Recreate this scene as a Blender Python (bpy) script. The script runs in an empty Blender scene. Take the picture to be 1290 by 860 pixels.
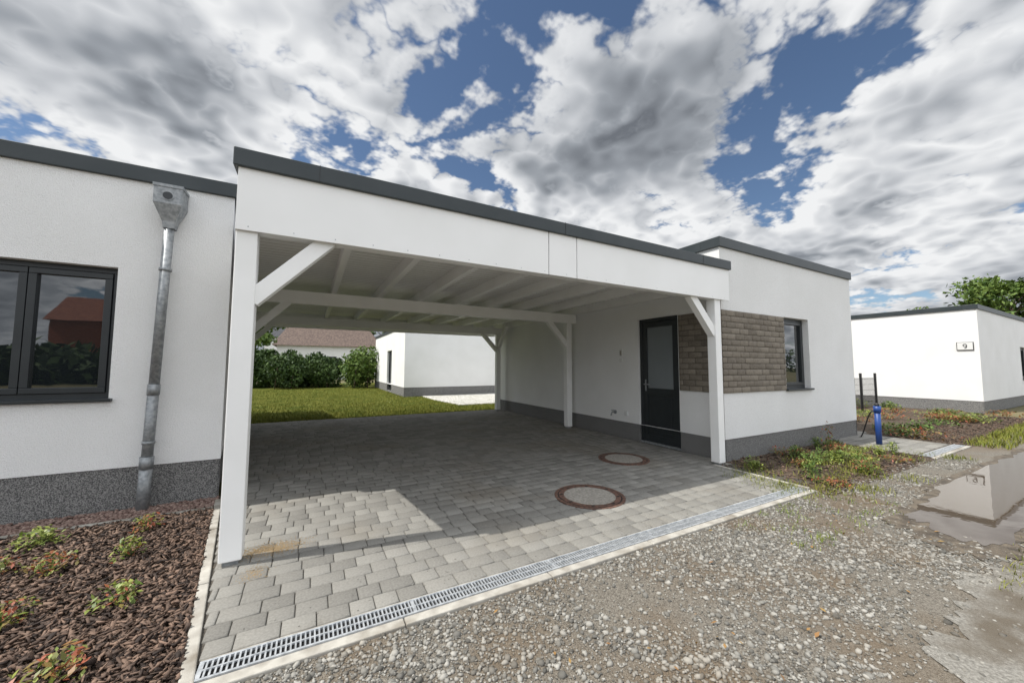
import bpy, math, random
import numpy as np
from mathutils import Vector, Matrix
random.seed(4); rng=np.random.default_rng(7)
sc=bpy.context.scene
sc.view_settings.view_transform='Standard'; sc.view_settings.look='None'; sc.view_settings.exposure=0
COL=sc.collection
# ---------------- materials ----------------
def mat_new(name):
    m=bpy.data.materials.new(name); m.use_nodes=True
    nt=m.node_tree; return m,nt,nt.nodes['Principled BSDF']
def pmat(name,c1,c2=None,scale=5,rough=.8,bump=0,bscale=200,detail=3,island=0,c3=None,s3=1,metal=0,lo=.35,hi=.65,bdist=.01,spec=.5,w3=(.5,.65),transl=0,d3=3,streak=0):
    m,nt,b=mat_new(name); N=nt.nodes; L=nt.links
    tc=N.new('ShaderNodeTexCoord')
    c2=c2 or c1
    nz=N.new('ShaderNodeTexNoise'); nz.inputs['Scale'].default_value=scale; nz.inputs['Detail'].default_value=detail
    L.new(tc.outputs['Object'],nz.inputs['Vector'])
    rp=N.new('ShaderNodeValToRGB'); rp.color_ramp.elements[0].position=lo; rp.color_ramp.elements[1].position=hi
    rp.color_ramp.elements[0].color=(*c1,1); rp.color_ramp.elements[1].color=(*c2,1)
    fac=nz.outputs['Fac']
    if island>0:
        g=N.new('ShaderNodeNewGeometry')
        mx=N.new('ShaderNodeMix'); mx.inputs[0].default_value=island
        L.new(fac,mx.inputs[2]); L.new(g.outputs['Random Per Island'],mx.inputs[3]); fac=mx.outputs[0]
    L.new(fac,rp.inputs['Fac']); col=rp.outputs['Color']
    if c3:
        n3=N.new('ShaderNodeTexNoise'); n3.inputs['Scale'].default_value=s3; n3.inputs['Detail'].default_value=d3
        L.new(tc.outputs['Object'],n3.inputs['Vector'])
        mr=N.new('ShaderNodeMapRange'); mr.inputs[1].default_value=w3[0]; mr.inputs[2].default_value=w3[1]
        L.new(n3.outputs['Fac'],mr.inputs[0])
        mm=N.new('ShaderNodeMix'); mm.data_type='RGBA'; L.new(mr.outputs[0],mm.inputs[0]); L.new(col,mm.inputs[6]); mm.inputs[7].default_value=(*c3,1); col=mm.outputs[2]
    L.new(col,b.inputs['Base Color'])
    b.inputs['Roughness'].default_value=rough; b.inputs['Metallic'].default_value=metal
    b.inputs['Specular IOR Level'].default_value=spec
    if bump:
        nb=N.new('ShaderNodeTexNoise'); nb.inputs['Scale'].default_value=bscale; nb.inputs['Detail'].default_value=1.5
        L.new(tc.outputs['Object'],nb.inputs['Vector'])
        bp=N.new('ShaderNodeBump'); bp.inputs['Strength'].default_value=bump; bp.inputs['Distance'].default_value=bdist
        L.new(nb.outputs['Fac'],bp.inputs['Height']); L.new(bp.outputs[0],b.inputs['Normal'])
    if transl:
        t=N.new('ShaderNodeBsdfTranslucent'); L.new(col,t.inputs['Color'])
        ms=N.new('ShaderNodeMixShader'); ms.inputs[0].default_value=transl
        out=N['Material Output']; L.new(b.outputs[0],ms.inputs[1]); L.new(t.outputs[0],ms.inputs[2]); L.new(ms.outputs[0],out.inputs[0])
    return m
def glassmat(name,col=(.012,.015,.017),ior=2.1,rough=.015):
    m,nt,b=mat_new(name); b.inputs['Base Color'].default_value=(*col,1); b.inputs['Roughness'].default_value=rough; b.inputs['IOR'].default_value=ior
    N=nt.nodes;L=nt.links
    tc=N.new('ShaderNodeTexCoord'); nz=N.new('ShaderNodeTexNoise'); nz.inputs['Scale'].default_value=2.5; L.new(tc.outputs['Object'],nz.inputs['Vector'])
    bp=N.new('ShaderNodeBump'); bp.inputs['Strength'].default_value=.03; bp.inputs['Distance'].default_value=.02; L.new(nz.outputs[0],bp.inputs['Height']); L.new(bp.outputs[0],b.inputs['Normal'])
    return m
M_stucco=pmat('white_stucco',(.80,.80,.79),(.86,.86,.855),scale=1.3,rough=.92,bump=.8,bscale=150,bdist=.010,lo=.3,hi=.7,spec=.2,c3=(.66,.66,.65),s3=120,w3=(.50,.80),d3=2)
M_white=pmat('white_painted_wood',(.84,.84,.825),(.88,.88,.87),scale=3,rough=.5,bump=.12,bscale=60,bdist=.003)
M_panel=pmat('white_panel',(.84,.84,.83),(.88,.88,.875),scale=1.5,rough=.45,bump=.05,bscale=90,bdist=.003)
M_plinth=pmat('speckled_plinth_plaster',(.06,.06,.06),(.30,.295,.285),scale=130,rough=.85,bump=.8,bscale=240,bdist=.006,detail=2,lo=.40,hi=.62)
M_anth=pmat('anthracite_metal',(.022,.031,.035),(.031,.04,.044),scale=3,rough=.45)
M_frame=pmat('anthracite_frame',(.017,.021,.024),(.021,.026,.029),scale=6,rough=.38)
M_glass=glassmat('window_glass')
M_frost=pmat('frosted_glass',(.16,.18,.19),(.19,.21,.22),scale=1,rough=.22)
M_zinc=pmat('galvanised_zinc',(.22,.235,.245),(.36,.375,.385),scale=28,rough=.55,metal=.45,detail=3)
M_grate=pmat('galvanised_grating',(.32,.34,.36),(.52,.54,.56),scale=25,rough=.5,metal=.4)
M_black=pmat('black_void',(.01,.01,.01),rough=.9)
M_blackm=pmat('black_metal',(.015,.015,.016),rough=.5)
M_blue=pmat('blue_plastic',(.01,.045,.20),(.015,.06,.24),scale=4,rough=.45)
M_conc=pmat('concrete_edging',(.32,.30,.265),(.43,.41,.365),scale=12,rough=.9,bump=.4,bscale=180,bdist=.004,c3=(.20,.175,.14),s3=4,w3=(.48,.7))
M_slab=pmat('light_concrete_slab',(.42,.41,.38),(.52,.5,.47),scale=5,rough=.9,island=.4,lo=.1,hi=.9)
M_cover=pmat('manhole_concrete',(.22,.20,.175),(.34,.32,.28),scale=40,rough=.9,bump=.4,bscale=200,bdist=.003)
M_rust=pmat('rusty_cast_iron',(.07,.04,.03),(.155,.08,.055),scale=30,rough=.85,bump=.4,bscale=120,bdist=.004)
M_paver=pmat('concrete_paver',(.135,.129,.116),(.285,.275,.25),scale=75,rough=.92,bump=.6,bscale=260,bdist=.004,island=.34,lo=.2,hi=.85,c3=(.17,.145,.11),s3=.8,w3=(.52,.85))
M_joint=pmat('joint_sand',(.045,.04,.035),(.10,.088,.07),scale=80,rough=1)
M_brick=pmat('clinker_brick',(.13,.11,.088),(.27,.235,.19),scale=30,rough=.9,bump=.9,bscale=90,bdist=.01,island=.4,lo=.15,hi=.85)
M_mortar=pmat('mortar',(.085,.075,.06),(.13,.115,.095),scale=50,rough=.95)
M_soil=pmat('soil',(.045,.030,.020),(.12,.085,.055),scale=14,rough=1,bump=1,bscale=60,bdist=.03)
M_gravel=pmat('gravel_base',(.085,.072,.055),(.27,.245,.205),scale=110,rough=.98,bump=1,bscale=150,bdist=.015,c3=(.15,.11,.07),s3=1.3,w3=(.44,.7),lo=.3,hi=.7)
M_stone=pmat('crushed_stone',(.06,.057,.05),(.38,.365,.33),scale=20,rough=.95,island=.85,lo=.0,hi=1.0,spec=.25,c3=(.19,.15,.105),s3=1.3,w3=(.5,.95),detail=1,d3=2)
M_pebble=pmat('red_pebbles',(.10,.05,.04),(.33,.24,.20),scale=20,rough=.85,island=.85,lo=0,hi=1)
M_bark=pmat('bark_chips',(.022,.012,.008),(.24,.155,.11),scale=30,rough=.8,island=.85,lo=0.2,hi=1.0,bump=.5,bscale=150,bdist=.004)
M_asph=pmat('old_asphalt',(.16,.15,.13),(.29,.275,.245),scale=60,rough=.93,bump=.9,bscale=170,bdist=.01,c3=(.115,.095,.07),s3=2.6,w3=(.47,.66))
M_lawn=pmat('lawn_grass',(.07,.095,.014),(.15,.15,.03),scale=1.3,rough=.95,bump=1,bscale=60,bdist=.05,spec=.1)
M_blade=pmat('grass_blades',(.075,.11,.012),(.25,.24,.045),scale=1.2,rough=.7,island=.5,lo=.2,hi=.8,spec=.2)
M_field=pmat('meadow',(.08,.085,.03),(.17,.14,.07),scale=.25,rough=1,bump=.6,bscale=5,bdist=.2)
M_leafd=pmat('foliage_dark',(.015,.038,.008),(.065,.11,.022),scale=.6,rough=.6,island=.5,lo=.2,hi=.8,spec=.3)
M_leafm=pmat('foliage_mid',(.035,.08,.012),(.14,.20,.04),scale=.9,rough=.6,island=.5,lo=.2,hi=.8,spec=.3)
M_leafy=pmat('foliage_yellow_green',(.09,.15,.02),(.30,.33,.07),scale=3,rough=.5,island=.8,lo=.1,hi=.9,transl=.2)
M_leafr=pmat('foliage_red_tipped',(.16,.17,.04),(.33,.09,.045),scale=6,rough=.5,island=.8,lo=.25,hi=.75,transl=.2)
M_trunk=pmat('tree_bark',(.05,.035,.022),(.12,.09,.06),scale=12,rough=.95,bump=.8,bscale=20,bdist=.03)
M_tile=pmat('brown_roof_tiles',(.07,.048,.04),(.14,.10,.08),scale=6,rough=.85)
M_slate=pmat('dark_roof_tiles',(.035,.037,.042),(.06,.062,.07),scale=4,rough=.8)
M_rb=pmat('red_brick_wall',(.30,.09,.05),(.42,.15,.09),scale=6,rough=.9)
M_rt=pmat('red_roof_tiles',(.18,.06,.04),(.26,.10,.06),scale=4,rough=.85)
M_plate=pmat('white_plastic',(.7,.7,.69),rough=.35)
M_water,nt,b=mat_new('puddle_water'); b.inputs['Base Color'].default_value=(.075,.055,.038,1); b.inputs['Roughness'].default_value=.012; b.inputs['IOR'].default_value=1.6
tc=nt.nodes.new('ShaderNodeTexCoord'); nz=nt.nodes.new('ShaderNodeTexNoise'); nz.inputs['Scale'].default_value=5; nt.links.new(tc.outputs['Object'],nz.inputs['Vector'])
bp=nt.nodes.new('ShaderNodeBump'); bp.inputs['Strength'].default_value=.03; bp.inputs['Distance'].default_value=.02; nt.links.new(nz.outputs[0],bp.inputs['Height']); nt.links.new(bp.outputs[0],b.inputs['Normal'])
M_wet=pmat('wet_mud',(.05,.038,.026),(.15,.12,.085),scale=9,rough=.7,bump=1,bscale=70,bdist=.02,detail=6)
# ---------------- mesh helpers ----------------
def mk(name,V,F,mat,parent=None,smooth=False):
    V=np.asarray(V,dtype=np.float32); me=bpy.data.meshes.new(name)
    if isinstance(F,np.ndarray):
        m,k=F.shape
        me.vertices.add(len(V)); me.vertices.foreach_set('co',V.ravel())
        me.loops.add(m*k); me.loops.foreach_set('vertex_index',F.ravel().astype(np.int32))
        me.polygons.add(m); me.polygons.foreach_set('loop_start',np.arange(0,m*k,k,dtype=np.int32))
        me.update(calc_edges=True)
    else:
        me.from_pydata([tuple(map(float,v)) for v in V],[],F); me.update()
    if smooth: me.polygons.foreach_set('use_smooth',[True]*len(me.polygons))
    me.materials.append(mat); o=bpy.data.objects.new(name,me); COL.objects.link(o)
    if parent: o.parent=parent
    return o
def empty(name,loc=(0,0,0)):
    o=bpy.data.objects.new(name,None); COL.objects.link(o); return o
BF=[(0,3,2,1),(4,5,6,7),(0,1,5,4),(1,2,6,5),(2,3,7,6),(3,0,4,7)]
def box(name,x0,x1,y0,y1,z0,z1,mat,parent=None,bevel=0):
    x0,x1=sorted((x0,x1)); y0,y1=sorted((y0,y1)); z0,z1=sorted((z0,z1))
    V=[(x0,y0,z0),(x1,y0,z0),(x1,y1,z0),(x0,y1,z0),(x0,y0,z1),(x1,y0,z1),(x1,y1,z1),(x0,y1,z1)]
    o=mk(name,V,BF,mat,parent)
    if bevel:
        md=o.modifiers.new('b','BEVEL'); md.width=bevel; md.segments=2
    return o
def obox(name,O,u,n,a0,a1,d0,d1,z0,z1,mat,parent,bevel=0):
    p=(O[0]+u[0]*a0+n[0]*d0,O[1]+u[1]*a0+n[1]*d0); q=(O[0]+u[0]*a1+n[0]*d1,O[1]+u[1]*a1+n[1]*d1)
    return box(name,p[0],q[0],p[1],q[1],z0,z1,mat,parent,bevel)
def beam(name,p0,p1,w,h,mat,parent=None,bevel=.004):
    p0=Vector(p0);p1=Vector(p1);d=(p1-p0).normalized(); up=Vector((0,0,1)) if abs(d.z)<.95 else Vector((0,1,0))
    s=d.cross(up).normalized(); t=s.cross(d)
    V=[]
    for p in (p0,p1):
        for a,b_ in ((-1,-1),(1,-1),(1,1),(-1,1)): V.append(p+s*a*w/2+t*b_*h/2)
    o=mk(name,[tuple(v) for v in V],BF,mat,parent)
    md=o.modifiers.new('b','BEVEL'); md.width=bevel; md.segments=2
    return o
def tube(name,pts,rad,mat,parent=None,seg=20,cap=True):
    pts=[Vector(p) for p in pts]; V=[];F=[]
    rad=rad if isinstance(rad,(list,tuple)) else [rad]*len(pts)
    ref=None
    for i,p in enumerate(pts):
        d=(pts[min(i+1,len(pts)-1)]-pts[max(i-1,0)]).normalized()
        if ref is None: ref=Vector((1,0,0)) if abs(d.x)<.9 else Vector((0,1,0))
        s=d.cross(ref).normalized(); t=d.cross(s).normalized()
        for k in range(seg):
            a=2*math.pi*k/seg; V.append(tuple(p+(s*math.cos(a)+t*math.sin(a))*rad[i]))
    for i in range(len(pts)-1):
        for k in range(seg):
            a=i*seg+k;b2=i*seg+(k+1)%seg; F.append((a,b2,b2+seg,a+seg))
    if cap: F.append(tuple(range(seg))[::-1]); F.append(tuple(range((len(pts)-1)*seg,len(pts)*seg)))
    o=mk(name,V,F,mat,parent,smooth=False)
    for p in o.data.polygons:
        if len(p.vertices)==4: p.use_smooth=True
    return o
def sheet(name,x0,x1,y0,y1,z,mat,parent=None):
    return mk(name,[(x0,y0,z),(x1,y0,z),(x1,y1,z),(x0,y1,z)],[(0,1,2,3)],mat,parent)
def poly(name,pts,z,mat,parent=None):
    return mk(name,[(x,y,z) for x,y in pts],[tuple(range(len(pts)))],mat,parent)
def wall(name,O,u,n,L,z0,z1,ops,depth,mat,parent):
    xs=sorted({0,L,*[v for o in ops for v in o[:2]]}); zs=sorted({z0,z1,*[min(max(v,z0),z1) for o in ops for v in o[2:4]]})
    V=[];F=[]
    def P(a,d,z): V.append((O[0]+u[0]*a+n[0]*d,O[1]+u[1]*a+n[1]*d,z)); return len(V)-1
    for i in range(len(xs)-1):
        for j in range(len(zs)-1):
            cx=(xs[i]+xs[i+1])/2; cz=(zs[j]+zs[j+1])/2
            if any(o[0]<cx<o[1] and o[2]<cz<o[3] for o in ops): continue
            F.append((P(xs[i],0,zs[j]),P(xs[i+1],0,zs[j]),P(xs[i+1],0,zs[j+1]),P(xs[i],0,zs[j+1])))
    for o in ops:
        a0,a1=o[:2]; b0=max(o[2],z0); b1=min(o[3],z1)
        if b1<=b0: continue
        F.append((P(a0,0,b0),P(a0,-depth,b0),P(a0,-depth,b1),P(a0,0,b1)))
        F.append((P(a1,0,b0),P(a1,-depth,b0),P(a1,-depth,b1),P(a1,0,b1)))
        if o[3]<=z1: F.append((P(a0,0,b1),P(a1,0,b1),P(a1,-depth,b1),P(a0,-depth,b1)))
        if o[2]>=z0: F.append((P(a0,0,b0),P(a1,0,b0),P(a1,-depth,b0),P(a0,-depth,b0)))
    return mk(name,V,F,mat,parent)
def window(pre,par,O,u,n,a0,a1,z0,z1,nsash=1,inset=.11,sill=True):
    fw=.055
    obox(pre+'_frame_bottom',O,u,n,a0,a1,-inset-.06,-inset,z0,z0+fw,M_frame,par,.004)
    obox(pre+'_frame_top',O,u,n,a0,a1,-inset-.06,-inset,z1-fw,z1,M_frame,par,.004)
    obox(pre+'_frame_l',O,u,n,a0,a0+fw,-inset-.06,-inset,z0+fw,z1-fw,M_frame,par,.004)
    obox(pre+'_frame_r',O,u,n,a1-fw,a1,-inset-.06,-inset,z0+fw,z1-fw,M_frame,par,.004)
    w=(a1-a0-2*fw)/nsash
    for i in range(nsash):
        b0=a0+fw+i*w; b1=b0+w; sw=.06; g=.003
        obox(f'{pre}_sash{i}_b',O,u,n,b0+g,b1-g,-inset-.04,-inset+.015,z0+fw+g,z0+fw+sw,M_frame,par,.005)
        obox(f'{pre}_sash{i}_t',O,u,n,b0+g,b1-g,-inset-.04,-inset+.015,z1-fw-sw,z1-fw-g,M_frame,par,.005)
        obox(f'{pre}_sash{i}_l',O,u,n,b0+g,b0+sw,-inset-.04,-inset+.015,z0+fw+sw,z1-fw-sw,M_frame,par,.005)
        obox(f'{pre}_sash{i}_r',O,u,n,b1-sw,b1-g,-inset-.04,-inset+.015,z0+fw+sw,z1-fw-sw,M_frame,par,.005)
    obox(pre+'_glass',O,u,n,a0+fw*.5,a1-fw*.5,-inset-.05,-inset-.02,z0+fw*.5,z1-fw*.5,M_glass,par)
    if sill: obox(pre+'_sill',O,u,n,a0-.03,a1+.03,-inset+.016,.045,z0-.028,z0+.004,M_frame,par,.004)
def house(name,x0,x1,y0,y1,h=3.53,pl=.3,ops=None,cap=.16):
    ops=ops or {}; H=empty(name)
    sides={'S':((x0,y0),(1,0),(0,-1),x1-x0),'N':((x0,y1),(1,0),(0,1),x1-x0),'W':((x0,y0),(0,1),(-1,0),y1-y0),'E':((x1,y0),(0,1),(1,0),y1-y0)}
    for k,(O,u,n,L) in sides.items():
        op=ops.get(k,[])
        wall('wall_'+k,O,u,n,L,pl,h-.02,op,.22,M_stucco,H)
        O2=(O[0]-n[0]*.012,O[1]-n[1]*.012)
        wall('plinth_'+k,O2,u,n,L,-.03,pl,[o for o in op if o[2]<pl],.2,M_plinth,H)
    sheet('roof',x0,x1,y0,y1,h-.03,M_anth,H); sheet('wall_base',x0,x1,y0,y1,pl,M_stucco,H)
    e=.035
    box('roof_cap_S',x0-e,x1+e,y0-e,y0+.3,h-cap,h,M_anth,H,.006); box('roof_cap_N',x0-e,x1+e,y1-.3,y1+e,h-cap,h,M_anth,H,.006)
    box('roof_cap_W',x0-e,x0+.3,y0+.3,y1-.3,h-cap,h-.001,M_anth,H,.006); box('roof_cap_E',x1-.3,x1+e,y0+.3,y1-.3,h-cap,h-.001,M_anth,H,.006)
    return H,sides
def blocks(name,rects,mapf,hgt,mat,parent=None,ch=.006,jit=.002):
    V=[];F=[]
    for (a0,a1,b0,b1) in rects:
        j=random.uniform(-jit,jit); i=len(V); tl=[random.uniform(-jit,jit)*.5 for _ in range(4)]
        for (a,b_) in ((a0,b0),(a1,b0),(a1,b1),(a0,b1)): V.append(mapf(a,b_,-hgt))
        for (a,b_) in ((a0,b0),(a1,b0),(a1,b1),(a0,b1)): V.append(mapf(a,b_,j-ch*.7))
        for k,(a,b_) in enumerate(((a0+ch,b0+ch),(a1-ch,b0+ch),(a1-ch,b1-ch),(a0+ch,b1-ch))): V.append(mapf(a,b_,j+tl[k]))
        for k in range(4):
            k2=(k+1)%4
            F.append((i+k,i+k2,i+4+k2,i+4+k)); F.append((i+4+k,i+4+k2,i+8+k2,i+8+k))
        F.append((i+8,i+9,i+10,i+11))
    return mk(name,V,np.array(F),mat,parent)
ph=(1+5**.5)/2
ICO=np.array([(-1,ph,0),(1,ph,0),(-1,-ph,0),(1,-ph,0),(0,-1,ph),(0,1,ph),(0,-1,-ph),(0,1,-ph),(ph,0,-1),(ph,0,1),(-ph,0,-1),(-ph,0,1)])/1.9
ICF=np.array([(0,11,5),(0,5,1),(0,1,7),(0,7,10),(0,10,11),(1,5,9),(5,11,4),(11,10,2),(10,7,6),(7,1,8),(3,9,4),(3,4,2),(3,2,6),(3,6,8),(3,8,9),(4,9,5),(2,4,11),(6,2,10),(8,6,7),(9,8,1)])
def rotm(n):
    q=rng.normal(size=(n,4)); q/=np.linalg.norm(q,axis=1)[:,None]; w,x,y,z=q.T
    return np.stack([1-2*(y*y+z*z),2*(x*y-z*w),2*(x*z+y*w),2*(x*y+z*w),1-2*(x*x+z*z),2*(y*z-x*w),2*(x*z-y*w),2*(y*z+x*w),1-2*(x*x+y*y)],axis=1).reshape(n,3,3)
def stones(name,P,S,mat,parent=None):
    n=len(P); V=ICO[None]*(1+rng.uniform(-.25,.25,(n,12,1))); V=V*rng.uniform(.55,1.15,(n,1,3)); 
    V=np.einsum('nij,nkj->nki',rotm(n),V)*S[:,None,None]; V[:,:,2]*=.7; V=V+P[:,None,:]
    F=(ICF[None]+np.arange(n)[:,None,None]*12).reshape(-1,3)
    return mk(name,V.reshape(-1,3),F,mat,parent)
def chips(name,P,mat,parent=None,l=(.008,.034),w=(.003,.012),t=(.0015,.005)):
    n=len(P); c=np.array([(-1,-1,-1),(1,-1,-1),(1,1,-1),(-1,1,-1),(-1,-1,1),(1,-1,1),(1,1,1),(-1,1,1)],float)
    S=np.stack([rng.uniform(*l,n),rng.uniform(*w,n),rng.uniform(*t,n)],1)
    V=c[None]*S[:,None,:]; V[:,:,1]*=1+rng.uniform(-.6,.2,(n,8)); V[:,:,0]*=1+rng.uniform(-.3,.1,(n,8))
    yaw=rng.uniform(0,6.28,n); tx=rng.normal(0,.5,n); ty=rng.normal(0,.4,n)
    cy,sy=np.cos(yaw),np.sin(yaw); z0=np.zeros(n); o=np.ones(n)
    Rz=np.stack([cy,-sy,z0,sy,cy,z0,z0,z0,o],1).reshape(n,3,3)
    Rx=np.stack([o,z0,z0,z0,np.cos(tx),-np.sin(tx),z0,np.sin(tx),np.cos(tx)],1).reshape(n,3,3)
    Ry=np.stack([np.cos(ty),z0,np.sin(ty),z0,o,z0,-np.sin(ty),z0,np.cos(ty)],1).reshape(n,3,3)
    V=np.einsum('nij,nkj->nki',Rz@Rx@Ry,V)+P[:,None,:]
    F=(np.array(BF)[None]+np.arange(n)[:,None,None]*8).reshape(-1,4)
    return mk(name,V.reshape(-1,3),F,mat,parent)
def leaves(name,P,size,mat,parent=None,flat=0.0,asp=.5):
    n=len(P); c=np.array([(-1,0,0),(-.1,-asp,.12),(1,0,0),(-.1,asp,.12)],float)
    S=size*rng.uniform(.6,1.3,n); V=np.repeat(c[None],n,0)*S[:,None,None]
    R=rotm(n)
    if flat>0:
        yaw=rng.uniform(0,6.28,n); t=rng.normal(0,.55,n); cy,sy,ct,st=np.cos(yaw),np.sin(yaw),np.cos(t),np.sin(t); z=np.zeros(n);o=np.ones(n)
        R=np.stack([cy,-sy,z,sy,cy,z,z,z,o],1).reshape(n,3,3)@np.stack([ct,z,st,z,o,z,-st,z,ct],1).reshape(n,3,3)
    V=np.einsum('nij,nkj->nki',R,V)+P[:,None,:]
    F=(np.array([(0,1,2,3)])[None]+np.arange(n)[:,None,None]*4).reshape(-1,4)
    return mk(name,V.reshape(-1,3),F,mat,parent)
def blades(name,XY,h,w,mat,parent=None,z=0,lean=.5):
    n=len(XY); yaw=rng.uniform(0,6.28,n); H=h*rng.uniform(.5,1.3,n); W=w*rng.uniform(.7,1.3,n)
    dx,dy=np.cos(yaw),np.sin(yaw); ln=rng.normal(0,lean,n)*H
    ex,ey=-dy*ln,dx*ln; B=np.concatenate([XY,np.full((n,1),z)],1)
    z0=np.zeros(n)
    v0=B+np.stack([-dx*W,-dy*W,z0],1); v1=B+np.stack([dx*W,dy*W,z0],1)
    v2=B+np.stack([dx*W*.7+ex*.35,dy*W*.7+ey*.35,H*.55],1); v3=B+np.stack([-dx*W*.7+ex*.35,-dy*W*.7+ey*.35,H*.55],1)
    v4=B+np.stack([ex,ey,H],1)
    V=np.stack([v0,v1,v2,v3,v4],1).reshape(-1,3)
    k=np.arange(n)[:,None]*5
    F=np.concatenate([k+np.array([0,1,2]),k+np.array([0,2,3]),k+np.array([3,2,4])])
    return mk(name,V,F,mat,parent)
XK=lambda y:-.46-.135*(y-2.3)
# ---------------- ground & surfaces ----------------
sheet('ground',-700,700,-700,700,-.05,M_field)
sheet('gravel_ground',-1.5,60,-1,2.33,-.022,M_gravel)
pts=[(-40,-7.5),(60,-7.5)]
xs=np.linspace(60,-40,2500)
def edge(x): return .74+.07*math.sin(x*1.9+.5)+.05*math.sin(x*4.7+1)+.035*math.sin(x*11.3)+.03*math.sin(x*23)+.02*math.sin(x*51)+random.uniform(-.015,.015)
pts+=[(x,edge(x)-(1.0*min(1,(2.9-x)) if x<2.9 else 0)) for x in xs]
poly('asphalt_road',pts,-.016,M_asph)
def blob(cx,cy,rx,ry,sd,n=260,am=.1,pw_=.55):
    r_=random.Random(sd); ph_=[r_.uniform(0,6.28) for _ in range(6)]; out=[]
    for k in range(n):
        a=2*math.pi*k/n; r=1+am*math.sin(2*a+ph_[0])+am*.8*math.sin(3*a+ph_[1])+am*.6*math.sin(7*a+ph_[2])+am*.5*math.sin(13*a+ph_[3])+am*.4*math.sin(23*a+ph_[4])+am*.3*math.sin(39*a+ph_[5])
        c,s_=math.cos(a),math.sin(a)
        out.append((cx+rx*(1+(r-1)*.35)*math.copysign(abs(c)**pw_,c),cy+ry*r*math.copysign(abs(s_)**pw_,s_)))
    return out
poly('wet_mud_patch',blob(8.3,1.15,3.55,.50,3),-.0135,M_wet)
poly('puddle_water',blob(8.2,1.15,3.1,.41,3),-.011,M_water)
sheet('lawn',-12,30,11.25,34,-.03,M_lawn)
n=60000; XY=np.stack([rng.uniform(-3,8,n),11.27+15*rng.uniform(0,1,n)**1.7],1)
blades('lawn_grass_blades',XY,.06,.006,M_blade,z=-.03)
mk('mulch_bed',[(-14,-.3,-.018),(XK(-.3),-.3,-.018),(XK(4.8),4.8,-.018),(-14,4.8,-.018)],[(0,1,2,3)],M_soil)
sheet('planting_bed',5.32,18.6,2.05,3.6,-.016,M_soil)
sheet('planting_bed.001',10.85,19.2,3.6,14,-.0165,M_soil)
MAN=[(2.79,3.31),(4.37,4.36)]
rects=[]; y=2.42; row=0
while y<11.12:
    xl=XK(y+.07)+.045; x=xl-random.uniform(0,.18)
    while x<5.62:
        w=random.choice([.14,.17,.21,.21,.175]); x0=max(x,xl); x1=min(x+w,5.65 if y>3.4 else 5.27)
        if x1-x0>.03: rects.append((x0,x1-.005,y,y+.135))
        x+=w
    y+=.14
paving=empty('paved_driveway')
blocks('pavers',rects,lambda a,b_,d:(a,b_,d),.03,M_paver,paving,ch=.007,jit=.0018)
mk('bedding_sand',[(XK(2.4)+.02,2.4,-.012),(5.65,2.4,-.012),(5.65,11.26,-.012),(XK(11.26)+.02,11.26,-.012)],[(0,1,2,3)],M_joint,paving)
def drain(x0,x1,yc,D):
    sheet('channel_void',x0,x1,yc-.06,yc+.06,-.010,M_black,D)
    box('rail_front',x0,x1,yc-.066,yc-.054,-.02,.004,M_grate,D,.002); box('rail_back',x0,x1,yc+.054,yc+.066,-.02,.004,M_grate,D,.002)
    box('rail_mid',x0,x1,yc-.005,yc+.005,-.006,.0025,M_grate,D)
    V=[];F=[]; x=x0+.01; c=0
    while x<x1:
        w=.008
        if c%46==0: w=.02
        i=len(V); a,b_=x-w/2,x+w/2
        for z in (-.008,.0015):
            V+= [(a,yc-.055,z),(b_,yc-.055,z),(b_,yc+.055,z),(a,yc+.055,z)]
        F+=[tuple(q+i for q in f) for f in BF]; x+=.022; c+=1
    mk('grate_bars',V,F,M_grate,D)
    k=0; x=x0-.05
    while x<x1+.05:
        xe=min(x+1.0,x1+.06); box(f'concrete_edge_{k}',x,xe-.006,yc-.135,yc-.068,-.05,-.002+random.uniform(-.002,.002),M_conc,D,.006); x+=1.0;k+=1
    box('concrete_back',x0,x1,yc+.068,yc+.083,-.05,-.002,M_conc,D,.003)
D=empty('drainage_channel'); drain(-.43,5.24,2.33,D)
D2=empty('drainage_channel'); drain(8.95,10.8,2.18,D2)
K=empty('edging_kerb')
yy=2.2;k=0
while yy<4.8:
    y1_=min(yy+1,5.1); beam(f'kerb_stone_{k}',(XK(yy),yy,-.04+random.uniform(-.002,.002)),(XK(y1_-.006),y1_-.006,-.04),.06,.1,M_conc,K,.008); yy+=1;k+=1
K2=empty('edging_kerb'); xx=-.84;k=0
while xx>-13:
    box(f'kerb_stone_{k}',xx-1+.006,xx,4.80,4.855,-.1,.014+random.uniform(-.003,.003),M_conc,K2,.008); xx-=1;k+=1
K3=empty('edging_kerb')
for k in range(2): box(f'kerb_stone_{k}',5.28,5.33,2.28+k*.6,2.28+(k+1)*.6-.005,-.1,.008,M_conc,K3,.008)
sheet('pebble_strip',-14,-.84,4.855,5.24,-.012,M_soil)
rects=[];y=2.29
while y<3.5:
    x=8.96
    while x<10.6: rects.append((x,x+.236,y,y+.156)); x+=.24
    y+=.16
while y<9:
    x=10.4
    while x<10.8: rects.append((x,x+.196,y,y+.156)); x+=.2
    y+=.16
W=empty('paved_walkway'); blocks('pavers',rects,lambda a,b_,d:(a,b_,d+.006),.03,M_paver,W)
sheet('bedding',8.94,10.8,2.27,3.6,-.008,M_joint,W)
rects=[];y=13.2
while y<17.6:
    x=4.7+max(0,(15.5-y))*.1
    while x<9.5: rects.append((x,x+.39,y,y+.39)); x+=.4
    y+=.4
W=empty('paved_terrace'); blocks('slabs',rects,lambda a,b_,d:(a,b_,d+.01),.04,M_slab,W)
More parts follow.
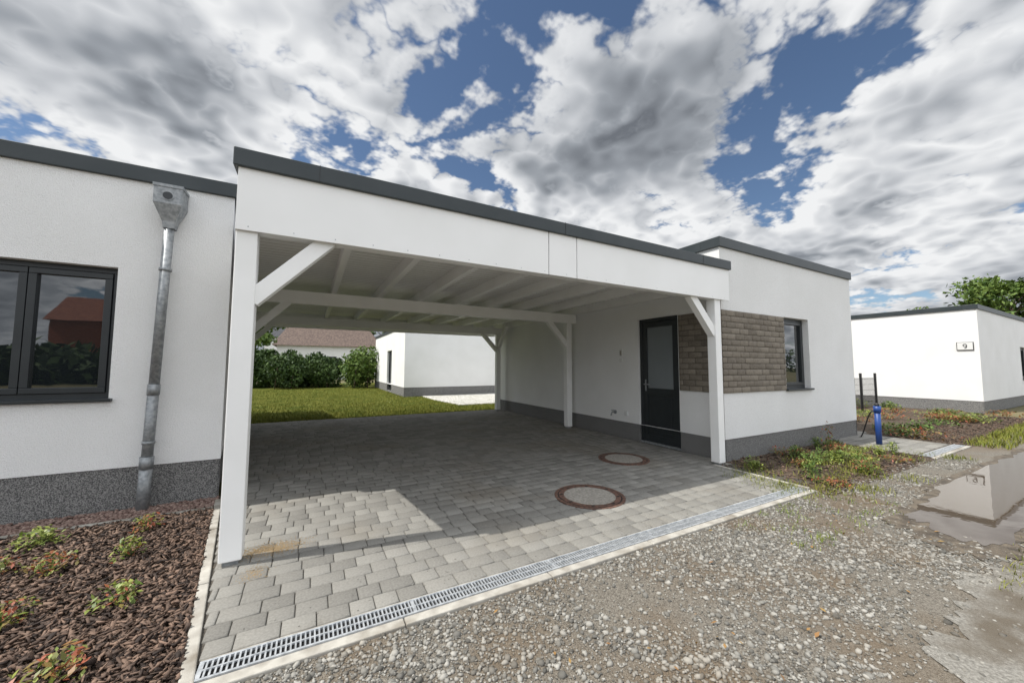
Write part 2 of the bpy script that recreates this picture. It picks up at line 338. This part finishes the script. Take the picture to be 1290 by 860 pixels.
for (mx,my) in MAN:
    Mh=empty('manhole_cover')
    def ring(nm,r0,r1,z,mat):
        V=[];F=[];s=64
        for i in range(s):
            a=2*math.pi*i/s; V+=[(mx+r0*math.cos(a),my+r0*math.sin(a),z),(mx+r1*math.cos(a),my+r1*math.sin(a),z),(mx+r1*math.cos(a),my+r1*math.sin(a),-.02)]
        for i in range(s):
            j=(i+1)%s; F.append((3*i,3*i+1,3*j+1,3*j)); F.append((3*i+1,3*i+2,3*j+2,3*j+1))
        mk(nm,V,F,mat,Mh)
    ring('iron_frame_outer',.355,.39,.006,M_rust); ring('gap',.343,.355,.003,M_black); ring('iron_rim',.285,.343,.0075,M_rust)
    tube('concrete_infill',[(mx,my,-.01),(mx,my,.0065)],.285,M_cover,Mh,48)
    for k in range(8):
        a=k*math.pi/4+.2; box(f'key_slot_{k}',mx+.315*math.cos(a)-.02,mx+.315*math.cos(a)+.02,my+.315*math.sin(a)-.012,my+.315*math.sin(a)+.012,.002,.0085,M_black,Mh)
# gravel stones
n=78000; P=np.stack([-.5+9.8*rng.uniform(0,1,n)**1.25,rng.uniform(.35,2.19,n),np.full(n,-.019)],1)
f=np.sin(P[:,0]*2.1+1)*np.cos(P[:,1]*3.3+.6)+.4*np.sin(P[:,0]*5.3+P[:,1]*4)+rng.normal(0,.6,n)
inp=(np.abs((P[:,0]-8.2)/3.15)**3.5+np.abs((P[:,1]-1.15)/.42)**3.5)<1
keep=(f>-.6)&~inp&((P[:,0]<4.9)|(rng.uniform(0,1,n)<.5))&((P[:,1]>.82+.12*np.sin(P[:,0]*4))|(P[:,0]<2.3)|(rng.uniform(0,1,n)<.18))
P=P[keep]; stones('gravel_stones',P,rng.gamma(2.6,.0029,len(P)).clip(.003,.024),M_stone)
n=5500; P=np.stack([-.85-4.5*rng.uniform(0,1,n),rng.uniform(4.86,5.2,n),rng.uniform(-.01,.006,n)],1)
stones('pebble_strip_stones',P,rng.uniform(.010,.022,n),M_pebble)
n=44000; yv=rng.uniform(1.2,4.79,n); P=np.stack([XK(yv)-.035-4.0*rng.uniform(0,1,n)**1.2,yv,rng.uniform(-.016,.022,n)],1)
chips('bark_mulch',P,M_bark)
n=5000; P=np.stack([rng.uniform(5.4,18,n),rng.uniform(2.1,3.5,n),rng.uniform(-.014,.012,n)],1)
P=P[~((P[:,0]>8.9)&(P[:,0]<10.85))]; chips('bark_mulch.001',P,M_bark)
n=2500; P=np.concatenate([np.stack([rng.normal(-.22,.11,n),rng.normal(3.55,.06,n),np.full(n,.001)],1),np.stack([rng.normal(-.30,.04,400),rng.normal(3.2,.05,400),np.full(400,.001)],1)])
stones('spilled_sand',P,rng.uniform(.0015,.0045,len(P)),pmat('sand',(.24,.17,.09),(.34,.25,.14),rough=1,island=.8,lo=0,hi=1))
n=160; P=np.stack([rng.uniform(-.3,5,n),2.42+rng.exponential(.12,n),np.full(n,.003)],1); stones('stray_gravel',P,rng.uniform(.002,.006,n),M_stone)
n=45; P=np.stack([rng.uniform(.3,5,n),rng.uniform(.9,2.2,n),np.full(n,-.002)],1); leaves('fallen_leaves',P,.018,pmat('dry_leaf',(.30,.20,.06),(.22,.10,.04),island=.8,lo=0,hi=1),flat=1,asp=.5)
# ---------------- houses ----------------
S_=(0,-1)
LX=-.86; L0=-13.0; LY=5.216
H,s=house('white_bungalow',L0,LX,LY,14,3.55,.412,{'S':[(-L0-3.08,-L0-1.79,1.108,2.447)]})
window('window',H,(0,LY),(1,0),S_,-3.08,-1.79,1.108,2.447,2,inset=.09)
for o in H.children:
    for v in o.data.vertices:
        if v.co.x>LX-.4: v.co.x-=.135*(v.co.y-LY)
DP=empty('rain_downpipe'); px=-1.42; py=LY-.10
def pp_(z): return (px+(z-1.5)*.022,py,z)
tube('pipe_upper',[pp_(2.92),pp_(1.2)],.043,M_zinc,DP); tube('pipe_lower',[pp_(1.21),pp_(.42)],.046,M_zinc,DP)
tube('sleeve',[pp_(1.25),pp_(1.14)],.051,M_zinc,DP); tube('sleeve_base',[pp_(.52),pp_(.40)],.056,M_zinc,DP); tube('standpipe',[pp_(.44),pp_(-.02)],.051,M_zinc,DP)
for i,z in enumerate((2.45,.66)):
    tube(f'bracket_{i}',[pp_(z-.015),pp_(z+.015)],.052,M_zinc,DP); q=pp_(z)[0]; box(f'bracket_arm_{i}',q-.01,q+.01,py+.045,LY+.01,z-.01,z+.01,M_zinc,DP)
px=pp_(3.1)[0]
V=[];F=[]; y0_=LY-.22;y1_=LY-.01
for (w,d0,d1,z) in ((.115,y0_,y1_,3.32),(.115,y0_,y1_,3.13),(.055,py-.055,py+.055,2.96),(.046,py-.046,py+.046,2.89)):
    V+=[(px-w,d0,z),(px+w,d0,z),(px+w,d1,z),(px-w,d1,z)]
for i in range(3):
    for k in range(4): F.append((4*i+k,4*i+(k+1)%4,4*i+4+(k+1)%4,4*i+4+k))
F.append((0,1,2,3)); mk('rainwater_hopper',V,F,M_zinc,DP)
box('hopper_rim_front',px-.122,px+.122,y0_-.008,y0_+.002,3.30,3.33,M_zinc,DP); box('hopper_rim_l',px-.122,px-.113,y0_+.002,y1_,3.30,3.33,M_zinc,DP); box('hopper_rim_r',px+.113,px+.122,y0_+.002,y1_,3.30,3.33,M_zinc,DP)
box('scupper',px-.085,px+.085,LY-.1,LY+.01,3.18,3.29,M_zinc,DP)
tube('overflow_ring',[(px,y0_+.001,3.21),(px,y0_-.006,3.21)],.05,M_zinc,DP); tube('overflow_hole',[(px,y0_-.005,3.21),(px,y0_-.008,3.21)],.04,M_frame,DP)
# right house
RX=5.658;RY=3.505;RXE=10.334
dz=2.372; dy0,dy1=4.30,5.21
wx0,wx1,wz0,wz1=7.53,8.42,1.05,2.363
H,s=house('white_bungalow',RX,RXE,RY,11.5,3.53,.325,{'S':[(wx0-RX,wx1-RX,wz0,wz1)],'W':[(dy0-RY,dy1-RY,-.1,dz)]})
window('window',H,(0,RY),(1,0),S_,wx0,wx1,wz0,wz1,1,inset=.10)
O=(RX,0);u=(0,1);nn=(-1,0)
def db(nm,a0,a1,d0,d1,z0,z1,m,bv=.004): return obox(nm,O,u,nn,a0,a1,d0,d1,z0,z1,m,H,bv)
db('door_frame_l',dy0,dy0+.07,-.13,-.05,0,dz,M_frame); db('door_frame_r',dy1-.07,dy1,-.13,-.05,0,dz,M_frame); db('door_frame_top',dy0+.07,dy1-.07,-.13,-.05,dz-.07,dz,M_frame)
a,b_=dy0+.073,dy1-.073
db('door_stile_l',a,a+.09,-.12,-.06,.03,dz-.073,M_frame); db('door_stile_r',b_-.09,b_,-.12,-.06,.03,dz-.073,M_frame)
for i,(z0,z1) in enumerate(((.03,.16),(.93,1.04),(dz-.17,dz-.073))): db(f'door_rail_{i}',a+.09,b_-.09,-.12,-.06,z0,z1,M_frame)
db('door_lower_panel',a+.08,b_-.08,-.11,-.075,.15,.94,M_frame); db('door_lower_inset',a+.14,b_-.14,-.1,-.066,.23,.87,M_frame,.006)
db('door_frosted_pane',a+.08,b_-.08,-.11,-.085,1.03,dz-.16,M_frost)
db('door_threshold',dy0,dy1,-.14,-.03,-.01,.028,M_zinc)
db('handle_plate',b_-.07,b_-.04,-.06,-.05,.98,1.2,M_zinc); db('handle_lever',b_-.18,b_-.04,-.022,-.004,1.10,1.122,M_zinc,.006); db('handle_stem',b_-.065,b_-.045,-.05,-.02,1.10,1.12,M_zinc)
F1=empty('wall_light_switch'); box('plate',RX-.015,RX,5.62,5.70,1.66,1.82,M_plate,F1,.004); box('rocker',RX-.022,RX-.014,5.635,5.685,1.68,1.78,M_conc,F1,.003); box('socket',RX-.02,RX,5.62,5.70,1.54,1.62,M_plate,F1,.004)
F2=empty('outdoor_tap'); ty=5.85; tube('flange',[(RX,ty,.5),(RX-.02,ty,.5)],.04,M_zinc,F2); tube('body',[(RX-.02,ty,.5),(RX-.10,ty,.5),(RX-.13,ty,.43)],.014,M_zinc,F2); box('handle',RX-.10,RX-.06,ty-.03,ty+.03,.53,.545,M_zinc,F2,.004); box('socket',RX-.03,RX,5.5,5.58,.46,.54,M_plate,F2,.004)
bz0,bz1=1.04,2.363; nc=14; ch_=(bz1-bz0)/nc
def rows(a0,a1,flip):
    r=[]
    for c in range(nc):
        x=a0-(.12 if (c+flip)%2 else 0)
        while x<a1:
            p,q=max(x,a0),min(x+.24,a1)
            if q-p>.03: r.append((p,q-.009,bz0+c*ch_,bz0+(c+1)*ch_-.010))
            x+=.24+random.uniform(-.004,.004)
    return r
box('brick_mortar_S',RX+.0,wx0-.04,RY-.014,RY+.01,bz0,bz1-.008,M_mortar,H); blocks('brick_cladding_S',rows(RX-.02,wx0-.03,0),lambda a,b_,d:(a,RY-.022-d,b_),.02,M_brick,H,.004,.003)
box('brick_mortar_W',RX-.014,RX+.01,RY+.012,dy0-.02,bz0,bz1-.008,M_mortar,H); blocks('brick_cladding_W',rows(RY-.018,dy0-.02,1),lambda a,b_,d:(RX-.022-d,a,b_),.02,M_brick,H,.004,.003)
H,s=house('white_bungalow',19.2,30,3.29,14,3.55,.36,{'S':[(6.0,7.4,1.0,2.3)]}); window('window',H,(19.2,3.29),(1,0),S_,6.0,7.4,1.0,2.3,2)
SG=empty('house_number_sign'); box('plate',19.165,19.2,3.42,3.76,2.05,2.29,M_plate,SG,.006)
tube('numeral_bowl',[(19.16,3.59+.04*math.cos(t),2.20+.04*math.sin(t)) for t in np.linspace(0,6.2,12)],.009,M_blackm,SG,8); tube('numeral_tail',[(19.16,3.55,2.2),(19.16,3.555,2.13),(19.16,3.6,2.10)],.009,M_blackm,SG,8)
box('plate_edge',19.17,19.199,3.405,3.775,2.035,2.305,M_blackm,SG)
H,s=house('white_bungalow',3.85,16,17.8,27,3.45,.42,{'W':[(3.2,4.6,.05,2.3)]}); window('terrace_door',H,(3.85,17.8),(0,1),(-1,0),3.2,4.6,.06,2.3,1,sill=False)
# ---------------- carport ----------------
C=empty('carport')
FX0,FX1=-.545,5.66; FY=3.368; ZF=2.472; ZC=2.955; ZT=3.094; YE=11.62
for i,(a,b_) in enumerate(((FX0,2.286),(2.296,2.681),(2.691,FX1))): box(f'fascia_front_{i}',a,b_,FY,FY+.016,ZF,ZC+.02,M_panel,C,.002)
box('fascia_backing',2.2,2.8,FY+.0165,FY+.02,ZF,ZC,M_frame,C)
box('fascia_left',FX0-.001,FX0+.016,FY+.017,YE,ZF,ZC+.02,M_panel,C); box('fascia_rear',FX0,RX-.04,YE,YE+.016,ZF,ZC+.02,M_panel,C)
box('roof_deck',FX0+.02,RX-.04,FY+.025,YE-.01,2.86,2.99,M_white,C)
box('cap_front',FX0-.03,FX1+.03,FY-.03,FY+.2,ZC,ZT,M_anth,C,.006); box('cap_left',FX0-.03,FX0+.2,FY+.2,YE,ZC,ZT-.001,M_anth,C,.006); box('cap_rear',FX0-.03,RX-.04,YE,YE+.05,ZC,ZT,M_anth,C,.006)
box('roof_membrane',FX0+.2,RX-.04,FY+.2,YE-.01,2.991,3.0,M_anth,C)
for i,x in enumerate((.0,2.5,5.0)): box(f'cap_joint_{i}',x,x+.004,FY-.0325,FY+.18,ZC-.001,ZT+.002,M_blackm,C)
V=[];F=[]
for x in list(np.arange(FX0+.08,FX1,.3)):
    for z in (ZF+.03,):
        i=len(V); 
        for k in range(8): V.append((x+.005*math.cos(k*.785),FY-.0015,z+.005*math.sin(k*.785)))
        F.append(tuple(i+k for k in range(8)))
mk('fascia_screws',V,F,M_grate,C)
PY=[3.465,7.15,10.95]; PL=-.475; PR=5.40; pw=.07
for j,y in enumerate(PY):
    bh0=ZF+.01
    box(f'cross_beam_{j}',FX0+.02,RX-.04,y-.06,y+.06,bh0,2.70,M_white,C,.005)
    for side,x in (('l',PL),('r',PR)):
        box(f'post_{side}{j}',x-pw,x+pw,y-pw,y+pw,.03,bh0-.001,M_white,C,.008)
        box(f'post_shoe_{side}{j}',x-pw*.7,x+pw*.7,y-pw*.7,y+pw*.7,-.01,.032,M_zinc,C)
    s=.50
    beam(f'brace_l{j}',(PL+pw-.03,y,bh0-s-.03),(PL+pw+s,y,bh0+.03),.10,.12,M_white,C)
    beam(f'brace_r{j}',(PR-pw+.03,y,bh0-s-.03),(PR-pw-s,y,bh0+.03),.10,.12,M_white,C)
    if j==2: beam('brace_ry',(PR,y-pw+.03,2.0),(PR,y-pw-.5,2.72),.09,.11,M_white,C)
for i in range(9):
    x=-.46+i*.755
    if x>RX-.06: break
    box(f'rafter_{i}',x-.04,x+.04,FY+.03,YE-.02,2.70,2.862,M_white,C,.004)
for i in range(64):
    y=3.5+i*.125
    if y<11.5: box(f'board_gap_{i}',FX0+.03,RX-.05,y,y+.004,2.8585,2.862,M_conc,C)
for o in C.children:
    for v in o.data.vertices:
        if v.co.x<.25 and v.co.y>4: v.co.x-=.13*(v.co.y-3.44)
# ---------------- plants ----------------
def plant(name,x,y,r,h,n,sz,mat,z=0,mat2=None):
    E=empty(name)
    for mm,q_ in ((mat,1),(mat2,.35)):
        if mm is None: continue
        m=int(n*q_); a=rng.uniform(0,6.28,m); q=rng.uniform(0,1,m)**.6*r*(1+.35*np.sin(3*a+x*9)); P=np.stack([x+q*np.cos(a),y+q*np.sin(a),z+h*(rng.uniform(.1,1,m))*(1-.5*(q/r/1.4)**2)],1)
        leaves('leaves',P,sz,mm,E,flat=1,asp=.45)
    k=14; idx=rng.integers(0,m,k); V=[];F=[]
    for i_ in idx:
        i=len(V); p=P[i_]; V+=[(x-.003,y,z),(x+.003,y,z),(p[0]+.002,p[1],p[2]),(p[0]-.002,p[1],p[2])]; F.append((i,i+1,i+2,i+3))
    mk('stems',V,F,M_leafm,E)
    return E
for (x,y,r,m) in [(-1.87,4.48,.13,'y'),(-1.54,3.85,.11,'r'),(-1.17,3.9,.08,'m'),(-1.22,4.44,.10,'r'),(-.976,3.17,.10,'m'),(-.98,2.55,.11,'r'),(-1.45,3.2,.11,'r'),(-2.3,3.7,.14,'r'),(-2.6,4.5,.15,'m'),(-1.75,2.5,.13,'r'),(-1.85,3.95,.10,'r')]:
    plant('garden_plant',x,y,r,.15,100 if m!='y' else 170,.021,M_leafr if m=='r' else M_leafy,mat2=M_leafr if m=='m' else M_leafy)
for k in range(36):
    x=rng.uniform(5.5,8.8); y=rng.uniform(2.2,3.35); plant('garden_plant',x,y,rng.uniform(.06,.2),rng.uniform(.06,.22),rng.integers(60,200),.022,[M_leafy,M_leafy,M_leafr,M_leafm][k%4])
for k in range(34):
    x=rng.uniform(11.1,18.2); y=rng.uniform(2.1,6.5); plant('garden_plant',x,y,rng.uniform(.2,.5),rng.uniform(.12,.30),220,.038,[M_leafy,M_leafr,M_leafr,M_leafm][k%4])
n=4600; c=rng.integers(0,60,n); cx=rng.uniform(4.9,9.5,60); cy=rng.uniform(1.85,3.2,60)
XY=np.stack([cx[c]+rng.normal(0,.13,n),cy[c]+rng.normal(0,.08,n)],1); blades('weeds',XY,.06,.003,M_blade,z=-.02,lean=.8)
n=700; c=rng.integers(0,60,n); cx=rng.uniform(3.4,5.6,60); cy=rng.uniform(1.5,2.15,60)
XY=np.stack([cx[c]+rng.normal(0,.04,n),cy[c]+rng.normal(0,.035,n)],1); blades('weeds.001',XY,.035,.0028,M_leafy,z=-.02,lean=.9)
n=5000; XY=np.stack([rng.uniform(11,24,n),rng.uniform(1.65,2.2,n)],1); blades('verge_grass',XY,.10,.005,M_blade,z=-.02,lean=.8)
n=500; XY=np.stack([rng.uniform(4.0,9,n),.68+rng.normal(0,.04,n)],1); blades('verge_grass.001',XY,.04,.003,M_blade,z=-.02,lean=.9)
plant('garden_plant',8.5,3.3,.10,.45,90,.028,M_leafr)
def bush(name,x0,x1,y0,y1,h,n,sz,mat):
    E=empty(name); nc=max(6,int((x1-x0)*(y1-y0)*1.2)); cx=rng.uniform(x0,x1,nc);cy=rng.uniform(y0,y1,nc);cz=rng.uniform(.25,.85,nc)*h*rng.uniform(.7,1.1,nc)
    c=rng.integers(0,nc,n); d=rng.normal(size=(n,3)); d/=np.linalg.norm(d,axis=1)[:,None]; R=rng.uniform(.6,1.05,n)*.38*h
    P=np.stack([cx[c],cy[c],cz[c]],1)+d*R[:,None]; P[:,2]=np.abs(P[:,2])
    leaves('leaves',P,sz,mat,E)
    for i in range(min(nc,12)): tube(f'stem_{i}',[(cx[i],cy[i],-.03),(cx[i]+.1,cy[i],cz[i])],[.04,.015],M_trunk,E,6)
    return E
bush('hedge',-6,4,29,31,2.1,16000,.14,M_leafd); bush('garden_bush',2.3,3.4,26,27.3,2.5,3500,.12,M_leafm); bush('garden_bush',-2.0,-.6,27,28.2,2.0,3000,.11,M_leafd); bush('garden_bush',.3,1.6,27.5,28.5,1.7,2500,.10,M_leafd)
def tree(name,x,y,h,r,n,sz,mat):
    E=empty(name); tube('trunk',[(x,y,-.05),(x+.1,y,h*.25),(x-.05,y+.1,h*.55),(x,y,h*.85)],[h*.03,h*.022,h*.014,h*.004],M_trunk,E,10)
    cs=[]
    for i in range(30):
        a=random.uniform(0,6.28); z=random.uniform(.35,1)*h; q=r*math.sin(math.pi*min(.95,max(.12,(z/h-.25)/.8)))*random.uniform(.35,1)
        c=(x+q*math.cos(a),y+q*math.sin(a),z-.2); cs.append(c); tube(f'limb_{i}',[(x,y,z*.6),((x+c[0])/2,(y+c[1])/2,z*.82),c],[h*.010,h*.006,.01],M_trunk,E,6,False)
    cs=np.array(cs); k=rng.integers(0,len(cs),n); rr=rng.uniform(.14,.30,len(cs))*r
    d=rng.normal(size=(n,3)); d/=np.linalg.norm(d,axis=1)[:,None]; P=cs[k]+d*(rr[k]*rng.uniform(.3,1.15,n))[:,None]*np.array([1.2,1.2,.8])
    leaves('leaves',P,sz,mat,E); return E
tree('deciduous_tree',58,8.4,9.9,5.2,10000,.22,M_leafm); tree('deciduous_tree',66,15.5,8.4,3.4,5000,.22,M_leafm); tree('deciduous_tree',-4.6,37,6.5,2.4,5000,.18,M_leafm); tree('deciduous_tree',9,52,8,4,5000,.25,M_leafd)
tree('deciduous_tree',-9,44,8,3.5,5000,.22,M_leafd)
def mass(name,segs,mat):
    P=[]
    for (x0,y0,x1,y1,h,n) in segs:
        t=rng.uniform(0,1,n); hh=h*(.55+.45*np.abs(np.sin(t*17+x0)*np.cos(t*41)))
        P.append(np.stack([x0+(x1-x0)*t+rng.normal(0,1.2,n),y0+(y1-y0)*t+rng.normal(0,1.5,n),rng.uniform(0,1,n)**.8*hh],1))
    return leaves(name,np.concatenate(P),.5,mat)
mass('distant_trees',[(-60,95,120,120,8,12000),(130,-60,120,80,8,6000),(-90,-85,60,-90,6,7000),(-34,-32,-6,-32,3.2,5000)],M_leafd)
def gable(name,x0,x1,y0,y1,e,r,mw,mr,hip=0):
    E=empty(name); box('walls',x0,x1,y0,y1,-.03,e,mw,E); ym=(y0+y1)/2;o=.4
    V=[(x0-o,y0-o,e-.1),(x1+o,y0-o,e-.1),(x1+o,y1+o,e-.1),(x0-o,y1+o,e-.1),(x0-o+hip,ym,r),(x1+o-hip,ym,r)]
    mk('roof',V,[(0,1,5,4),(2,3,4,5),(1,2,5),(3,0,4),(0,3,2,1)],mr,E)
    for i,x in enumerate(np.linspace(x0+1,x1-2,3)): box(f'window_{i}',x,x+1.1,y0-.03 if y0>0 else y1-.02,y0+.05 if y0>0 else y1+.03,1.2,2.4,M_glass,E)
    box('chimney',x0+(x1-x0)*.6,x0+(x1-x0)*.6+.5,ym-.25,ym+.25,e,r+.7,M_rb,E)
    return E
G=gable('tiled_roof_house',-3.2,6.6,44,52,3.6,6.6,M_stucco,M_tile,1.6)
gable('slate_roof_house',-6,1,62,70,5.5,9.2,M_stucco,M_slate)
gable('brick_house',-26,-12,-58,-50,6.6,9.6,M_rb,M_rt)
# ---------------- blue pipe, cable, fence ----------------
bx,by=9.46,2.90
BP=empty('blue_water_standpipe'); tube('pipe',[(bx,by,-.02),(bx,by,.66)],.045,M_blue,BP); tube('collar',[(bx,by,.60),(bx,by,.72)],.056,M_blue,BP); tube('cap',[(bx,by,.72),(bx,by,.77)],.035,M_blackm,BP)
CB=empty('black_cable'); tube('cable',[(bx+.04+.65*t,by+.5*t,max(-.005,.45+.5*math.sin(3.1*t)*(1-t)-.46*t)) for t in np.linspace(0,1,20)],.011,M_blackm,CB,8)
tube('cable_2',[(bx+.04+.45*t,by+.2*t,.60+.4*math.sin(2.6*t)-.62*t) for t in np.linspace(0,1,20)],.011,M_blackm,CB,8)
FN=empty('mesh_fence')
for i,x in enumerate((15.2,16.4,17.6)): box(f'post_{i}',x-.03,x+.03,5.37,5.43,-.02,1.25,M_blackm,FN)
for i in range(6): box(f'wire_h{i}',15.2,17.6,5.397,5.403,.1+i*.19,.108+i*.19,M_blackm,FN)
V=[];F=[]
for x in np.arange(15.25,17.6,.06):
    i=len(V)
    for z in (.06,1.1): V+=[(x,5.39,z),(x+.008,5.39,z),(x+.008,5.396,z),(x,5.396,z)]
    F+=[tuple(q+i for q in f) for f in BF]
mk('wires_vertical',V,F,M_blackm,FN)
# ---------------- light ----------------
sd=Vector((.665,-.125,-1)).normalized()
sl=bpy.data.lights.new('sun','SUN'); sl.energy=5.0; sl.angle=math.radians(.5); sl.color=(1,.965,.90)
so=bpy.data.objects.new('sun',sl); so.rotation_euler=sd.to_track_quat('-Z','Y').to_euler(); COL.objects.link(so)
w=bpy.data.worlds.new('World'); sc.world=w; w.use_nodes=True; nt=w.node_tree; N=nt.nodes; L=nt.links; N.clear()
def setin(s,v):
    if isinstance(v,bpy.types.NodeSocket): L.new(v,s)
    else: s.default_value=v
def Mt(op,a,b_=None,c=None,clamp=False):
    nd=N.new('ShaderNodeMath'); nd.operation=op; nd.use_clamp=clamp; setin(nd.inputs[0],a)
    if b_ is not None: setin(nd.inputs[1],b_)
    if c is not None: setin(nd.inputs[2],c)
    return nd.outputs[0]
def MR(v,a,b_,c=0.,d=1.,sm=True):
    nd=N.new('ShaderNodeMapRange'); nd.interpolation_type='SMOOTHSTEP' if sm else 'LINEAR'; L.new(v,nd.inputs[0])
    for i,x in enumerate((a,b_,c,d)): nd.inputs[i+1].default_value=x
    return nd.outputs[0]
tc=N.new('ShaderNodeTexCoord'); nrm=N.new('ShaderNodeVectorMath'); nrm.operation='NORMALIZE'; L.new(tc.outputs['Generated'],nrm.inputs[0]); DIR=nrm.outputs[0]
sp=N.new('ShaderNodeSeparateXYZ'); L.new(DIR,sp.inputs[0]); X,Y,Z=sp.outputs
zz=Mt('ADD',Mt('MAXIMUM',Z,0.),.25)
pxs=Mt('DIVIDE',X,zz); pys=Mt('DIVIDE',Y,zz)
def fbm(ox,oy,scale,detail,rough,w=0.,dist=.2):
    cb=N.new('ShaderNodeCombineXYZ'); L.new(Mt('ADD',pxs,ox),cb.inputs[0]); L.new(Mt('ADD',pys,oy),cb.inputs[1]); cb.inputs[2].default_value=w
    nz=N.new('ShaderNodeTexNoise'); nz.inputs['Scale'].default_value=scale; nz.inputs['Detail'].default_value=detail; nz.inputs['Roughness'].default_value=rough; nz.inputs['Distortion'].default_value=dist
    L.new(cb.outputs[0],nz.inputs['Vector']); return nz.outputs['Fac']
def cloud(ox,oy,d1,d2):
    a=fbm(ox,oy,2.1,d1,.58,3.3)
    b_=Mt('ABSOLUTE',Mt('SUBTRACT',fbm(ox,oy,5.2,d2,.6,7.1,0.),.5))
    return Mt('ADD',a,Mt('MULTIPLY',Mt('SUBTRACT',b_,.07),.85))
f1=cloud(0,0,7,4); f2=cloud(-.06,.025,3,2)
def gap(az,el,wd,amp):
    a,e=math.radians(az),math.radians(el); v=(math.sin(a)*math.cos(e),math.cos(a)*math.cos(e),math.sin(e))
    dn=N.new('ShaderNodeVectorMath'); dn.operation='DOT_PRODUCT'; L.new(DIR,dn.inputs[0]); dn.inputs[1].default_value=v
    return Mt('MULTIPLY',MR(dn.outputs['Value'],math.cos(math.radians(wd)),1.0),amp)
g=gap(33,43,14,.17)
for a in ((19,32,9,.13),(2,28,9,.13),(65,26,9,.12),(66,38,14,.15),(26,25,6,.10),(50,44,10,.11)): g=Mt('ADD',g,gap(*a))
dens=Mt('SUBTRACT',Mt('SUBTRACT',f1,.345),g)
cov=MR(dens,-.03,.06)
thick=MR(dens,.06,.34)
lit=Mt('MULTIPLY_ADD',Mt('SUBTRACT',f1,f2),4.2,.5,clamp=True)
br=Mt('ADD',Mt('MULTIPLY',Mt('SUBTRACT',1.,thick),.56),Mt('MULTIPLY',lit,.60))
big=fbm(5,2,1.0,1,.5,1.)
br=Mt('MULTIPLY',br,MR(big,.3,.7,.66,1.15))
br=Mt('MULTIPLY',br,MR(Z,.0,.30,.74,1.0))
ramp=N.new('ShaderNodeValToRGB'); L.new(br,ramp.inputs[0]); e=ramp.color_ramp.elements
e[0].position=.05; e[0].color=(.16,.175,.20,1); e[1].position=.95; e[1].color=(.88,.89,.90,1)
m_=e.new(.35); m_.color=(.33,.355,.39,1); m_=e.new(.64); m_.color=(.62,.64,.67,1)
boost=Mt('MULTIPLY',MR(Y,.15,-.35,1.,2.2),MR(Z,.72,.9,1.,1.8))  # brightness added to unseen clouds behind camera and overhead, lifting the shaded walls
sky=N.new('ShaderNodeTexSky'); sky.sky_type='NISHITA'; sky.sun_disc=False; sky.sun_elevation=math.radians(55.9); sky.sun_rotation=math.radians(280.6); sky.air_density=1.0; sky.dust_density=.3; sky.ozone_density=3
b1=N.new('ShaderNodeBackground'); L.new(sky.outputs[0],b1.inputs[0]); b1.inputs[1].default_value=.10
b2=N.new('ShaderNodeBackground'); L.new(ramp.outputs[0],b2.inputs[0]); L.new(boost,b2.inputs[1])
mx=N.new('ShaderNodeMixShader'); L.new(cov,mx.inputs[0]); L.new(b1.outputs[0],mx.inputs[1]); L.new(b2.outputs[0],mx.inputs[2])
out=N.new('ShaderNodeOutputWorld'); L.new(mx.outputs[0],out.inputs[0])
# ---------------- camera ----------------
cd=bpy.data.cameras.new('camera'); cd.lens=12.94; cd.sensor_width=36; cd.clip_start=.05; cd.clip_end=3000
co=bpy.data.objects.new('camera',cd); COL.objects.link(co); sc.camera=co
co.matrix_world=Matrix.Translation((0,0,1.45))@Matrix.Rotation(math.radians(-28.446),4,'Z')@Matrix.Rotation(math.radians(90+3.826),4,'X')@Matrix.Rotation(math.radians(.213),4,'Z')
